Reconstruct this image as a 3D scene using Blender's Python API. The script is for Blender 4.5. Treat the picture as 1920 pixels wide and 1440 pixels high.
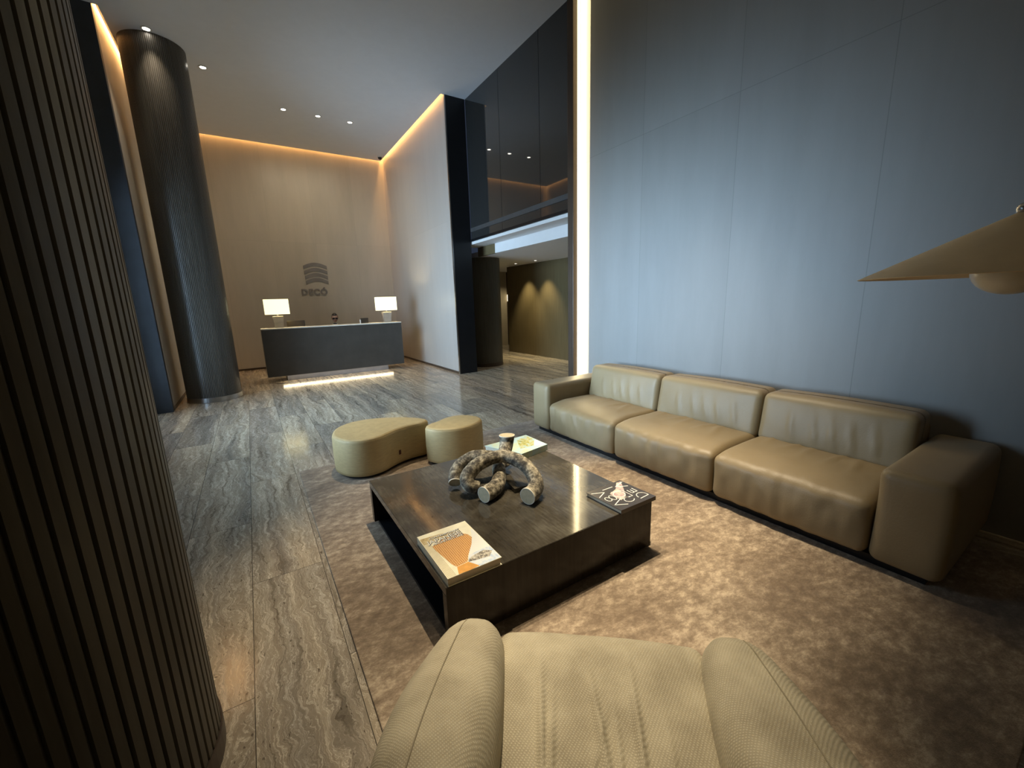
import bpy, bmesh, math, random
from mathutils import Vector, Matrix, noise
random.seed(4)
PI = math.pi
for o in list(bpy.data.objects): bpy.data.objects.remove(o)
SC = bpy.context.scene
COL = SC.collection

# ------------------------------------------------------------------ camera
yaw, pit, rol = 0.5648547, 0.2001036, 0.0318188
fwd = Vector((math.sin(yaw)*math.cos(pit), math.cos(yaw)*math.cos(pit), -math.sin(pit)))
r0 = Vector((math.cos(yaw), -math.sin(yaw), 0)); d0 = fwd.cross(r0)
rt = math.cos(rol)*r0 + math.sin(rol)*d0
dn = -math.sin(rol)*r0 + math.cos(rol)*d0
cam = bpy.data.cameras.new('camera'); camo = bpy.data.objects.new('camera', cam); COL.objects.link(camo)
M = Matrix(((rt.x, -dn.x, -fwd.x), (rt.y, -dn.y, -fwd.y), (rt.z, -dn.z, -fwd.z))).to_4x4()
M.translation = Vector((0, 0, 1.6)); camo.matrix_world = M
cam.sensor_fit = 'HORIZONTAL'; cam.sensor_width = 36; cam.lens = 36*760.6/1920
cam.clip_start = .02; cam.clip_end = 100
SC.camera = camo
# ------------------------------------------------------------------ colour, world
SC.view_settings.view_transform = 'Standard'; SC.view_settings.look = 'None'
SC.view_settings.exposure = 0.0; SC.view_settings.gamma = 1.0; SC.view_settings.use_curve_mapping = False
w = bpy.data.worlds.new('world'); SC.world = w; w.use_nodes = True
w.node_tree.nodes['Background'].inputs[0].default_value = (.45, .6, 1, 1)
w.node_tree.nodes['Background'].inputs[1].default_value = .05
SC.cycles.max_bounces = 8; SC.cycles.diffuse_bounces = 4; SC.cycles.glossy_bounces = 4
SC.cycles.sample_clamp_indirect = 4.0
SC.cycles.use_denoising = True

CZ = 5.76          # ceiling height
def area(name, loc, d, sx, sy, power, col, spread=180, parent=None):
    l = bpy.data.lights.new(name, 'AREA'); l.shape = 'RECTANGLE'; l.size = sx; l.size_y = sy
    l.energy = power; l.color = col; l.spread = math.radians(spread)
    o = bpy.data.objects.new(name, l); COL.objects.link(o); o.location = loc
    o.rotation_euler = Vector(d).to_track_quat('-Z', 'Y').to_euler()
    return o
def spot(name, loc, target, power, col, size=60, blend=.6, rad=.03):
    l = bpy.data.lights.new(name, 'SPOT'); l.energy = power; l.color = col
    l.spot_size = math.radians(size); l.spot_blend = blend; l.shadow_soft_size = rad
    o = bpy.data.objects.new(name, l); COL.objects.link(o); o.location = loc
    o.rotation_euler = (Vector(target)-Vector(loc)).to_track_quat('-Z', 'Y').to_euler()
    return o
DAY = (.53, .76, 1.0); WARM = (1, .83, .58); AMB = (1, .50, .16)
# daylight through the glazed left wall
area('daylight', (-1.80, 4.3, 1.7), (1, -.16, -.03), 2.6, 2.2, 66, DAY, 48)
area('daylight_wide', (-1.80, 6.6, 1.8), (1, .45, .08), 2.8, 3.2, 145, DAY, 86)
area('daylight_low', (-1.80, 6.0, 2.6), (1, -.05, -.75), 3.8, 1.6, 75, DAY, 100)
# LED coves at the ceiling edge
area('cove_right', (3.915, 10.73, 5.97), (0, 0, -1), .05, 4.5, 45, AMB)
area('cove_left', (-1.215, 10.83, 5.97), (0, 0, -1), .05, 4.3, 45, AMB)
area('cove_back', (1.35, 12.965, 5.97), (0, 0, -1), 5.1, .05, 45, AMB)
# ceiling spots over the lounge
spot('lounge_spot', (1.5, 2.9, CZ-.03), (1.2, 2.15, 0), 900, WARM, 38, .8)
spot('lounge_spot', (2.3, 2.6, CZ-.03), (2.05, 1.75, 0), 1250, WARM, 30, 1)
spot('lounge_spot', (2.5, 3.1, CZ-.03), (3.05, 2.15, 0), 900, WARM, 38, 1)
spot('lounge_spot', (.7, 2.4, CZ-.03), (.82, .75, 0), 900, WARM, 21, 1)
spot('lounge_spot', (.0, 3.0, CZ-.03), (.0, 2.1, 0), 40, WARM, 34, 1)  # weak fill added to warm the floor beside the near column
spot('lounge_spot', (1.3, 5.0, CZ-.03), (1.25, 4.1, 0), 640, WARM, 26, 1)

# ------------------------------------------------------------------ materials
def nt(name):
    m = bpy.data.materials.new(name); m.use_nodes = True
    n = m.node_tree; b = n.nodes['Principled BSDF']
    return m, n, b
def N(n, t, **kw):
    k = n.nodes.new(t)
    for a, v in kw.items():
        if a in ('operation', 'blend_type', 'data_type', 'wave_type', 'bands_direction', 'wave_profile', 'offset', 'offset_frequency', 'squash', 'feature', 'noise_dimensions', 'vector_type', 'interpolation_type', 'use_clamp', 'invert'):
            setattr(k, a, v)
        else:
            k.inputs[a.replace('_', ' ')].default_value = v
    return k
def ramp(n, stops, fac):
    r = n.nodes.new('ShaderNodeValToRGB'); e = r.color_ramp.elements
    e[0].position, e[0].color = stops[0][0], (*stops[0][1], 1)
    e[1].position, e[1].color = stops[-1][0], (*stops[-1][1], 1)
    for p, c in stops[1:-1]:
        x = e.new(p); x.color = (*c, 1)
    n.links.new(fac, r.inputs[0]); return r
def coords(n, scale=(1, 1, 1), loc=(0, 0, 0), rot=(0, 0, 0)):
    tc = n.nodes.new('ShaderNodeTexCoord'); mp = n.nodes.new('ShaderNodeMapping')
    mp.inputs['Scale'].default_value = scale; mp.inputs['Location'].default_value = loc; mp.inputs['Rotation'].default_value = rot
    n.links.new(tc.outputs['Object'], mp.inputs[0]); return mp.outputs[0]
def bump(n, b, h, strength=.3, dist=.01):
    k = n.nodes.new('ShaderNodeBump'); k.inputs['Strength'].default_value = strength; k.inputs['Distance'].default_value = dist
    n.links.new(h, k.inputs['Height']); n.links.new(k.outputs[0], b.inputs['Normal']); return k
def mat(name, col, rough=.5, metal=0, var=.12, vs=6, bs=0, bscale=200, spec=None, coat=0, emis=None, es=0, vscale=(1, 1, 1), sheen=0):
    m, n, b = nt(name)
    c = coords(n, vscale)
    no = N(n, 'ShaderNodeTexNoise', Scale=vs, Detail=5.0, Roughness=.6); n.links.new(c, no.inputs[0])
    r = ramp(n, [(.3, tuple(x*(1-var) for x in col)), (.7, tuple(min(1, x*(1+var)) for x in col))], no.outputs[0])
    n.links.new(r.outputs[0], b.inputs['Base Color'])
    b.inputs['Roughness'].default_value = rough; b.inputs['Metallic'].default_value = metal
    if spec is not None: b.inputs['Specular IOR Level'].default_value = spec
    if coat: b.inputs['Coat Weight'].default_value = coat; b.inputs['Coat Roughness'].default_value = .15
    if sheen: b.inputs['Sheen Weight'].default_value = sheen; b.inputs['Sheen Roughness'].default_value = .5
    if emis: b.inputs['Emission Color'].default_value = (*emis, 1); b.inputs['Emission Strength'].default_value = es
    if bs:
        n2 = N(n, 'ShaderNodeTexNoise', Scale=bscale, Detail=3.0); n.links.new(coords(n), n2.inputs[0]); bump(n, b, n2.outputs[0], bs, .003)
    return m

def wall_mat(name, col, rough, swap, bw, bh, off, seam=.75, var=.05, spec=.5):
    # padded wall panels: thin seams between large panels, faint vertical streaks
    m, n, b = nt(name)
    tc = n.nodes.new('ShaderNodeTexCoord'); sx = n.nodes.new('ShaderNodeSeparateXYZ'); n.links.new(tc.outputs['Object'], sx.inputs[0])
    cx = n.nodes.new('ShaderNodeCombineXYZ'); ad = N(n, 'ShaderNodeMath', operation='ADD'); ad.inputs[1].default_value = off
    n.links.new(sx.outputs[swap], ad.inputs[0]); n.links.new(ad.outputs[0], cx.inputs[0]); n.links.new(sx.outputs[2], cx.inputs[1])
    br = n.nodes.new('ShaderNodeTexBrick'); br.offset = 0; br.squash = 1
    n.links.new(cx.outputs[0], br.inputs[0]); br.inputs['Scale'].default_value = 1
    br.inputs['Brick Width'].default_value = bw; br.inputs['Row Height'].default_value = bh
    br.inputs['Mortar Size'].default_value = .0035; br.inputs['Mortar Smooth'].default_value = .6; br.inputs['Bias'].default_value = 0
    br.inputs['Color1'].default_value = (*[c*.97 for c in col], 1); br.inputs['Color2'].default_value = (*[c*1.03 for c in col], 1)
    br.inputs['Mortar'].default_value = (*[c*seam for c in col], 1)
    c2 = coords(n, (3, 3, .5)); no = N(n, 'ShaderNodeTexNoise', Scale=1.2, Detail=6.0, Roughness=.65); n.links.new(c2, no.inputs[0])
    rp = ramp(n, [(.3, (1-var,)*3), (.7, (1+var*.4,)*3)], no.outputs[0])
    mx = N(n, 'ShaderNodeMix', data_type='RGBA', blend_type='MULTIPLY'); mx.inputs[0].default_value = 1
    n.links.new(br.outputs[0], mx.inputs[6]); n.links.new(rp.outputs[0], mx.inputs[7]); n.links.new(mx.outputs[2], b.inputs['Base Color'])
    b.inputs['Roughness'].default_value = rough; b.inputs['Specular IOR Level'].default_value = spec
    c3 = coords(n, (60, 60, 4)); n3 = N(n, 'ShaderNodeTexNoise', Scale=3, Detail=3.0); n.links.new(c3, n3.inputs[0])
    bump(n, b, n3.outputs[0], .10, .003)
    return m

def floor_mat():
    m, n, b = nt('silver_travertine')
    tc = n.nodes.new('ShaderNodeTexCoord'); sx = n.nodes.new('ShaderNodeSeparateXYZ'); n.links.new(tc.outputs['Object'], sx.inputs[0])
    a1 = N(n, 'ShaderNodeMath', operation='ADD'); a1.inputs[1].default_value = -.10+17.0
    a2 = N(n, 'ShaderNodeMath', operation='ADD'); a2.inputs[1].default_value = .19+7.6
    n.links.new(sx.outputs[1], a1.inputs[0]); n.links.new(sx.outputs[0], a2.inputs[0])
    cx = n.nodes.new('ShaderNodeCombineXYZ'); n.links.new(a1.outputs[0], cx.inputs[0]); n.links.new(a2.outputs[0], cx.inputs[1])
    br = n.nodes.new('ShaderNodeTexBrick'); br.offset = .5; n.links.new(cx.outputs[0], br.inputs[0])
    br.inputs['Scale'].default_value = 1; br.inputs['Brick Width'].default_value = 1.7; br.inputs['Row Height'].default_value = .38
    br.inputs['Mortar Size'].default_value = .0018; br.inputs['Mortar Smooth'].default_value = .3; br.inputs['Bias'].default_value = 0
    br.inputs['Color1'].default_value = (0, 0, 0, 1); br.inputs['Color2'].default_value = (1, 1, 1, 1); br.inputs['Mortar'].default_value = (.5, .5, .5, 1)
    # per-slab offset of the vein field
    cc = coords(n)
    sc = N(n, 'ShaderNodeVectorMath', operation='SCALE'); sc.inputs['Scale'].default_value = 23.0
    n.links.new(br.outputs[0], sc.inputs[0])
    add = N(n, 'ShaderNodeVectorMath', operation='ADD'); n.links.new(cc, add.inputs[0]); n.links.new(sc.outputs[0], add.inputs[1])
    # large warping of the layers
    mw = n.nodes.new('ShaderNodeMapping'); mw.inputs['Scale'].default_value = (1.6, 1.0, 1); n.links.new(add.outputs[0], mw.inputs[0])
    nw = N(n, 'ShaderNodeTexNoise', Scale=1.3, Detail=3.0, Roughness=.5); n.links.new(mw.outputs[0], nw.inputs[0])
    mw2 = n.nodes.new('ShaderNodeMapping'); mw2.inputs['Scale'].default_value = (5, 5, 1); n.links.new(add.outputs[0], mw2.inputs[0])
    nw2 = N(n, 'ShaderNodeTexNoise', Scale=2.2, Detail=4.0, Roughness=.6); n.links.new(mw2.outputs[0], nw2.inputs[0])
    s3 = n.nodes.new('ShaderNodeSeparateXYZ'); n.links.new(add.outputs[0], s3.inputs[0])
    m1 = N(n, 'ShaderNodeMath', operation='MULTIPLY_ADD'); n.links.new(nw.outputs[0], m1.inputs[0]); m1.inputs[1].default_value = .28; n.links.new(s3.outputs[0], m1.inputs[2])
    m2 = N(n, 'ShaderNodeMath', operation='MULTIPLY_ADD'); n.links.new(nw2.outputs[0], m2.inputs[0]); m2.inputs[1].default_value = .09; n.links.new(m1.outputs[0], m2.inputs[2])
    ys = N(n, 'ShaderNodeMath', operation='MULTIPLY'); n.links.new(s3.outputs[1], ys.inputs[0]); ys.inputs[1].default_value = .035
    cv = n.nodes.new('ShaderNodeCombineXYZ'); n.links.new(m2.outputs[0], cv.inputs[0]); n.links.new(ys.outputs[0], cv.inputs[1])
    v1 = N(n, 'ShaderNodeTexNoise', Scale=26.0, Detail=7.0, Roughness=.68); n.links.new(cv.outputs[0], v1.inputs[0])
    v2 = N(n, 'ShaderNodeTexNoise', Scale=5.0, Detail=3.0, Roughness=.5); n.links.new(cv.outputs[0], v2.inputs[0])
    r1 = ramp(n, [(.28, (.14, .115, .085)), (.38, (.27, .232, .175)), (.432, (.36, .315, .245)), (.446, (.62, .56, .46)), (.462, (.34, .295, .228)), (.515, (.42, .37, .29)), (.532, (.78, .72, .60)), (.55, (.40, .352, .275)), (.60, (.48, .43, .34)), (.615, (.86, .80, .68)), (.64, (.52, .465, .375)), (.74, (.72, .66, .55))], v1.outputs[0])
    r2 = ramp(n, [(.35, (.60, .60, .62)), (.62, (1.12, 1.08, 1.02))], v2.outputs[0])
    mx = N(n, 'ShaderNodeMix', data_type='RGBA', blend_type='MULTIPLY'); mx.inputs[0].default_value = 1
    n.links.new(r1.outputs[0], mx.inputs[6]); n.links.new(r2.outputs[0], mx.inputs[7])
    # pits
    mp = n.nodes.new('ShaderNodeMapping'); mp.inputs['Scale'].default_value = (70, 28, 1); n.links.new(add.outputs[0], mp.inputs[0])
    vp = N(n, 'ShaderNodeTexNoise', Scale=1.0, Detail=2.0, Roughness=.5); n.links.new(mp.outputs[0], vp.inputs[0])
    rp = ramp(n, [(.66, (1, 1, 1)), (.72, (.35, .32, .30))], vp.outputs[0])
    mx2 = N(n, 'ShaderNodeMix', data_type='RGBA', blend_type='MULTIPLY'); mx2.inputs[0].default_value = .9
    n.links.new(mx.outputs[2], mx2.inputs[6]); n.links.new(rp.outputs[0], mx2.inputs[7])
    # slab tone
    tone = ramp(n, [(0, (.80, .80, .82)), (1, (1.18, 1.15, 1.1))], br.outputs[0])
    mx3 = N(n, 'ShaderNodeMix', data_type='RGBA', blend_type='MULTIPLY'); mx3.inputs[0].default_value = 1
    n.links.new(mx2.outputs[2], mx3.inputs[6]); n.links.new(tone.outputs[0], mx3.inputs[7])
    mx4 = N(n, 'ShaderNodeMix', data_type='RGBA', blend_type='MIX'); n.links.new(br.outputs[1], mx4.inputs[0])
    n.links.new(mx3.outputs[2], mx4.inputs[6]); mx4.inputs[7].default_value = (.05, .04, .03, 1)
    n.links.new(mx4.outputs[2], b.inputs['Base Color'])
    rr = ramp(n, [(.3, (.10,)*3), (.7, (.20,)*3)], v1.outputs[0]); n.links.new(rr.outputs[0], b.inputs['Roughness'])
    bump(n, b, v1.outputs[0], .12, .002)
    return m

def rug_mat():
    m, n, b = nt('brown_silk_rug')
    c = coords(n, (1.0, 1.6, 1), rot=(0, 0, .45))
    n1 = N(n, 'ShaderNodeTexNoise', Scale=1.6, Detail=4.0, Roughness=.6); n.links.new(c, n1.inputs[0])
    n2 = N(n, 'ShaderNodeTexNoise', Scale=14.0, Detail=9.0, Roughness=.8); n2.inputs['Distortion'].default_value = .1; n.links.new(c, n2.inputs[0])
    mx = N(n, 'ShaderNodeMix', data_type='FLOAT'); mx.inputs[0].default_value = .62; n.links.new(n1.outputs[0], mx.inputs[2]); n.links.new(n2.outputs[0], mx.inputs[3])
    r = ramp(n, [(.38, (.135, .092, .058)), (.46, (.20, .145, .095)), (.52, (.29, .22, .15)), (.60, (.50, .40, .285))], mx.outputs[0])
    n.links.new(r.outputs[0], b.inputs['Base Color']); b.inputs['Roughness'].default_value = .75
    b.inputs['Sheen Weight'].default_value = .25; b.inputs['Sheen Roughness'].default_value = .4
    n3 = N(n, 'ShaderNodeTexNoise', Scale=260.0, Detail=3.0); n.links.new(coords(n), n3.inputs[0])
    ad = N(n, 'ShaderNodeMath', operation='ADD'); n.links.new(n3.outputs[0], ad.inputs[0]); n.links.new(mx.outputs[0], ad.inputs[1])
    bump(n, b, ad.outputs[0], .35, .008); return m

def knit_mat():
    m, n, b = nt('knit_upholstery')
    c = coords(n, rot=(.3, .2, .6))
    wv = N(n, 'ShaderNodeTexWave', wave_type='BANDS', bands_direction='X', Scale=40.0, Distortion=1.5, Detail=1.0); wv.inputs['Detail Scale'].default_value = 3; n.links.new(c, wv.inputs[0])
    wv2 = N(n, 'ShaderNodeTexWave', wave_type='BANDS', bands_direction='Y', Scale=52.0, Distortion=2.0, Detail=1.0); n.links.new(c, wv2.inputs[0])
    mu = N(n, 'ShaderNodeMath', operation='MULTIPLY'); n.links.new(wv.outputs[1], mu.inputs[0]); n.links.new(wv2.outputs[1], mu.inputs[1])
    no = N(n, 'ShaderNodeTexNoise', Scale=7.0, Detail=6.0); n.links.new(coords(n), no.inputs[0])
    ad = N(n, 'ShaderNodeMath', operation='MULTIPLY_ADD'); n.links.new(mu.outputs[0], ad.inputs[0]); ad.inputs[1].default_value = .35; n.links.new(no.outputs[0], ad.inputs[2])
    r = ramp(n, [(.3, (.30, .26, .18)), (.85, (.58, .52, .38))], ad.outputs[0])
    n.links.new(r.outputs[0], b.inputs['Base Color']); b.inputs['Roughness'].default_value = .85
    bump(n, b, mu.outputs[0], .45, .003); return m

def wood_mat(name, c1, c2, rough, coat=0):
    m, n, b = nt(name)
    c = coords(n, (9, 9, .5)); no = N(n, 'ShaderNodeTexNoise', Scale=4.0, Detail=6.0, Roughness=.6); n.links.new(c, no.inputs[0])
    r = ramp(n, [(.3, c1), (.7, c2)], no.outputs[0]); n.links.new(r.outputs[0], b.inputs['Base Color'])
    b.inputs['Roughness'].default_value = rough
    if coat: b.inputs['Coat Weight'].default_value = coat; b.inputs['Coat Roughness'].default_value = .1
    return m
def veneer_mat():
    # dark polished veneer of the coffee table: fine streaks along y
    m, n, b = nt('dark_polished_veneer')
    c = coords(n, (40, 5, 5)); no = N(n, 'ShaderNodeTexNoise', Scale=2.0, Detail=7.0, Roughness=.7); n.links.new(c, no.inputs[0])
    c2 = coords(n, (1, 1, 1)); n2 = N(n, 'ShaderNodeTexNoise', Scale=3.2, Detail=4.0, Roughness=.6); n.links.new(c2, n2.inputs[0])
    mx = N(n, 'ShaderNodeMix', data_type='FLOAT'); mx.inputs[0].default_value = .6; n.links.new(no.outputs[0], mx.inputs[2]); n.links.new(n2.outputs[0], mx.inputs[3])
    r = ramp(n, [(.35, (.030, .025, .018)), (.52, (.062, .054, .040)), (.66, (.115, .105, .082))], mx.outputs[0])
    n.links.new(r.outputs[0], b.inputs['Base Color'])
    rr = ramp(n, [(.35, (.075,)*3), (.65, (.11,)*3)], n2.outputs[0]); n.links.new(rr.outputs[0], b.inputs['Roughness'])
    b.inputs['Specular IOR Level'].default_value = .6
    return m
def speckle_mat():
    m, n, b = nt('speckled_stoneware')
    no = N(n, 'ShaderNodeTexNoise', Scale=38.0, Detail=8.0, Roughness=.75); n.links.new(coords(n), no.inputs[0])
    n2 = N(n, 'ShaderNodeTexNoise', Scale=9.0, Detail=4.0, Roughness=.6); n.links.new(coords(n), n2.inputs[0])
    mx = N(n, 'ShaderNodeMix', data_type='FLOAT'); mx.inputs[0].default_value = .4; n.links.new(no.outputs[0], mx.inputs[2]); n.links.new(n2.outputs[0], mx.inputs[3])
    r = ramp(n, [(.38, (.022, .018, .014)), (.47, (.085, .072, .052)), (.54, (.30, .265, .19)), (.63, (.66, .60, .46))], mx.outputs[0])
    n.links.new(r.outputs[0], b.inputs['Base Color']); b.inputs['Roughness'].default_value = .8
    bump(n, b, no.outputs[0], .5, .006); return m
def marks_mat(name, base, cols, scale):
    m, n, b = nt(name)
    vo = N(n, 'ShaderNodeTexNoise', Scale=scale, Detail=5.0, Roughness=.7); n.links.new(coords(n), vo.inputs[0])
    k = [(.30, cols[0])]+[(.30+.4*(i+1)/(len(cols)), c) for i, c in enumerate(cols[1:])]
    r = ramp(n, k, vo.outputs[0]); n.links.new(r.outputs[0], b.inputs['Base Color']); b.inputs['Roughness'].default_value = .3
    return m
def lattice_mat():
    m, n, b = nt('orange_lattice_print')
    c = coords(n, (1, 1, 1), (-.70, -1.585, 0))
    g = N(n, 'ShaderNodeTexBrick'); g.offset = 0; n.links.new(c, g.inputs[0])
    g.inputs['Scale'].default_value = 1; g.inputs['Brick Width'].default_value = .010; g.inputs['Row Height'].default_value = .012
    g.inputs['Mortar Size'].default_value = .0022; g.inputs['Mortar Smooth'].default_value = .5
    g.inputs['Color1'].default_value = (.42, .17, .04, 1); g.inputs['Color2'].default_value = (.50, .22, .05, 1); g.inputs['Mortar'].default_value = (.85, .52, .22, 1)
    n.links.new(g.outputs[0], b.inputs['Base Color']); b.inputs['Roughness'].default_value = .25; return m

MT = {}
MT['floor'] = floor_mat(); MT['rug'] = rug_mat(); MT['knit'] = knit_mat(); MT['veneer'] = veneer_mat(); MT['speckle'] = speckle_mat()
WC = (.47, .42, .345)
MT['wall_right'] = wall_mat('panelled_wall_right', (.235, .232, .222), .5, 1, 1.07, 3.37, -2.28+10.7, spec=.5, var=.08)
MT['wall_pale'] = wall_mat('panelled_wall_pale', (.44, .40, .36), .34, 1, 1.07, 3.37, -2.28+10.7, seam=.85)
MT['wall_left'] = wall_mat('panelled_wall_left', WC, .45, 1, 1.07, 3.37, 10.7)
MT['wall_back'] = wall_mat('panelled_wall_back', WC, .36, 0, 1.1, 3.37, 10.23, seam=.85, var=.08)
MT['ceiling'] = mat('ceiling_paint', (.60, .62, .66), .8, var=.02)
MT['rib'] = wood_mat('ribbed_dark_timber', (.062, .054, .038), (.10, .086, .060), .45)
MT['groove'] = mat('groove_black', (.008, .007, .006), .7)
MT['column'] = wood_mat('bronze_ribbed_column', (.075, .066, .055), (.11, .098, .083), .34)
MT['steel'] = mat('brushed_steel', (.42, .42, .42), .3, 1)
MT['black'] = mat('black_lacquer', (.008, .008, .009), .35, spec=.35)
MT['navy'] = mat('dark_satin_panel', (.03, .036, .045), .42, spec=.5)
MT['bronze'] = mat('bronze_frame', (.065, .045, .032), .4, .3)
MT['darkglass'] = mat('smoked_glass', (.028, .028, .027), .03, spec=.8, var=0)
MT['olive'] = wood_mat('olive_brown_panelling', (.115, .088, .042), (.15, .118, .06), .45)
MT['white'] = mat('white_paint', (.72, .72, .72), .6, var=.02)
MT['beige'] = mat('beige_paint', (.55, .48, .34), .6, var=.04)
MT['desk'] = mat('dark_grey_desk_panel', (.062, .055, .047), .35, var=.15, vs=3)
MT['marble'] = mat('pale_stone_top', (.72, .69, .62), .25, var=.06)
MT['plinth'] = mat('silver_plinth', (.33, .33, .35), .35, .5)
MT['sofa'] = mat('beige_leather', (.265, .198, .105), .48, var=.07, vs=3, bs=.25, bscale=110, sheen=.05)
MT['ott'] = mat('golden_beige_fabric', (.44, .33, .155), .6, var=.10, vs=18, bs=.3, bscale=300, vscale=(1, 1, 6))
MT['cut'] = mat('pale_cut_face', (.50, .42, .27), .7, var=.12, vs=40)
MT['rim'] = mat('pale_rim', (.75, .70, .58), .6, var=.05)
MT['paper'] = mat('page_edges', (.62, .55, .42), .8, var=.12, vs=3, vscale=(1, 1, 260))
MT['cover_cream'] = mat('cream_cover', (.92, .87, .66), .3, var=.10, vs=14)
MT['cover_black'] = mat('black_cover', (.045, .036, .030), .28, var=.2)
MT['cover_pale'] = marks_mat('pale_green_cover', None, [(.46, .54, .32), (.58, .64, .44), (.46, .62, .62)], 6)
MT['green_print'] = marks_mat('green_yellow_print', None, [(.09, .12, .02), (.34, .33, .08), (.55, .52, .22), (.38, .55, .55)], 30)
MT['cyan_print'] = marks_mat('pale_cyan_print', None, [(.52, .70, .72), (.70, .80, .78)], 12)
MT['lattice'] = lattice_mat()
MT['orange'] = mat('orange_print', (.72, .36, .09), .25, var=.15, vs=30)
MT['blue_print'] = marks_mat('blue_sea_print', None, [(.34, .46, .66), (.55, .66, .80), (.80, .83, .84)], 22)
MT['ship_print'] = marks_mat('grey_building_print', None, [(.06, .055, .05), (.20, .18, .15), (.70, .66, .56)], 60)
MT['sky_print'] = mat('pale_sky_print', (.84, .85, .80), .3, var=.04)
MT['ink_white'] = mat('white_lettering', (.90, .88, .80), .4, var=.02)
MT['ink_black'] = mat('dark_lettering', (.03, .028, .025), .4, var=.02)
MT['pink'] = marks_mat('pink_print', None, [(.20, .12, .12), (.42, .29, .29), (.60, .52, .42)], 30)
MT['tag'] = mat('dark_red_tag', (.06, .012, .01), .6)
MT['logo'] = mat('brushed_logo_metal', (.22, .20, .185), .45, .2)
MT['shade_on'] = mat('lit_lamp_shade', (.9, .85, .6), .7, var=0, emis=(1, .88, .50), es=1.5)
MT['ceramic'] = mat('taupe_lamp_base', (.30, .27, .24), .2, var=.15, coat=.3)
MT['lens'] = mat('lit_downlight', (1, 1, 1), .4, var=0, emis=(1, .93, .80), es=22)
MT['lensoff'] = mat('downlight_trim', (.55, .54, .52), .5, var=0)
MT['shade_off'] = mat('beige_lamp_shade', (.66, .52, .32), .6, var=.05)
MT['opal'] = mat('opal_glass_globe', (.55, .52, .42), .25, var=.03)
MT['pewter'] = mat('pewter_knob', (.55, .52, .48), .25, .8)
MT['skin'] = mat('skin', (.42, .24, .16), .5, var=.06, vs=12)
MT['hair'] = mat('dark_hair', (.012, .009, .007), .5)
MT['suit'] = mat('dark_suit', (.02, .019, .02), .8)
MT['shirt'] = mat('white_shirt', (.7, .7, .68), .7)
MT['screen'] = mat('dark_screen_back', (.030, .024, .020), .35)
MT['led'] = mat('led_diffuser', (1, 1, 1), .5, var=0, emis=(1, .82, .48), es=1.6)
MT['sconce'] = mat('lit_wall_lamp', (1, 1, 1), .5, var=0, emis=(1, .84, .55), es=2.5)
MT['veneer_shaded'] = wood_mat('shaded_side_veneer', (.014, .011, .008), (.028, .023, .017), .16)  # unlit table sides: same veneer with their shade mixed into a darker colour
MT['veneer_shaded'].node_tree.nodes['Principled BSDF'].inputs['Specular IOR Level'].default_value = .22
MT['glass'] = None
def glass_mat():
    m, n, b = nt('window_glass'); n.nodes.remove(b)
    t = n.nodes.new('ShaderNodeBsdfTransparent'); g = n.nodes.new('ShaderNodeBsdfGlossy'); g.inputs['Roughness'].default_value = .02
    f = n.nodes.new('ShaderNodeFresnel'); f.inputs[0].default_value = 1.25; x = n.nodes.new('ShaderNodeMixShader')
    n.links.new(f.outputs[0], x.inputs[0]); n.links.new(t.outputs[0], x.inputs[1]); n.links.new(g.outputs[0], x.inputs[2])
    n.links.new(x.outputs[0], n.nodes['Material Output'].inputs[0]); return m
MT['glass'] = glass_mat()

# ------------------------------------------------------------------ mesh helpers
def obj(name, bm, m, parent=None, loc=None, smooth=False):
    bmesh.ops.recalc_face_normals(bm, faces=bm.faces)
    me = bpy.data.meshes.new(name); bm.to_mesh(me); bm.free()
    o = bpy.data.objects.new(name, me); COL.objects.link(o)
    me.materials.append(MT[m] if isinstance(m, str) else m)
    if parent: o.parent = parent
    if loc: o.location = loc
    if smooth:
        for p in me.polygons: p.use_smooth = True
    return o
def thing(name, label, cat, loc=(0, 0, 0), rz=0, group=None):
    o = bpy.data.objects.new(name, None); COL.objects.link(o); o.location = loc; o.rotation_euler = (0, 0, rz)
    o.empty_display_size = .1
    return tag(o, label, cat, group)
def tag(o, label, cat, group=None, kind=None):
    o['label'] = label; o['category'] = cat
    if group: o['group'] = group
    if kind: o['kind'] = kind
    return o
def struct(name, bm, m, loc=None, label=None, smooth=False):
    o = obj(name, bm, m, None, loc, smooth); o['kind'] = 'structure'
    if label: o['label'] = label
    return o
def add_box(bm, a, b, bev=0, seg=2):
    a = Vector(a); b = Vector(b); c = (a+b)/2; s = b-a
    r = bmesh.ops.create_cube(bm, size=1); vs = r['verts']
    for v in vs: v.co = Vector((v.co.x*s.x, v.co.y*s.y, v.co.z*s.z))+c
    if bev:
        es = list({e for v in vs for e in v.link_edges})
        bmesh.ops.bevel(bm, geom=es, offset=bev, segments=seg, affect='EDGES', profile=.5)
def box(a, b, bev=0, seg=2):
    bm = bmesh.new(); add_box(bm, a, b, bev, seg); return bm
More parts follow.
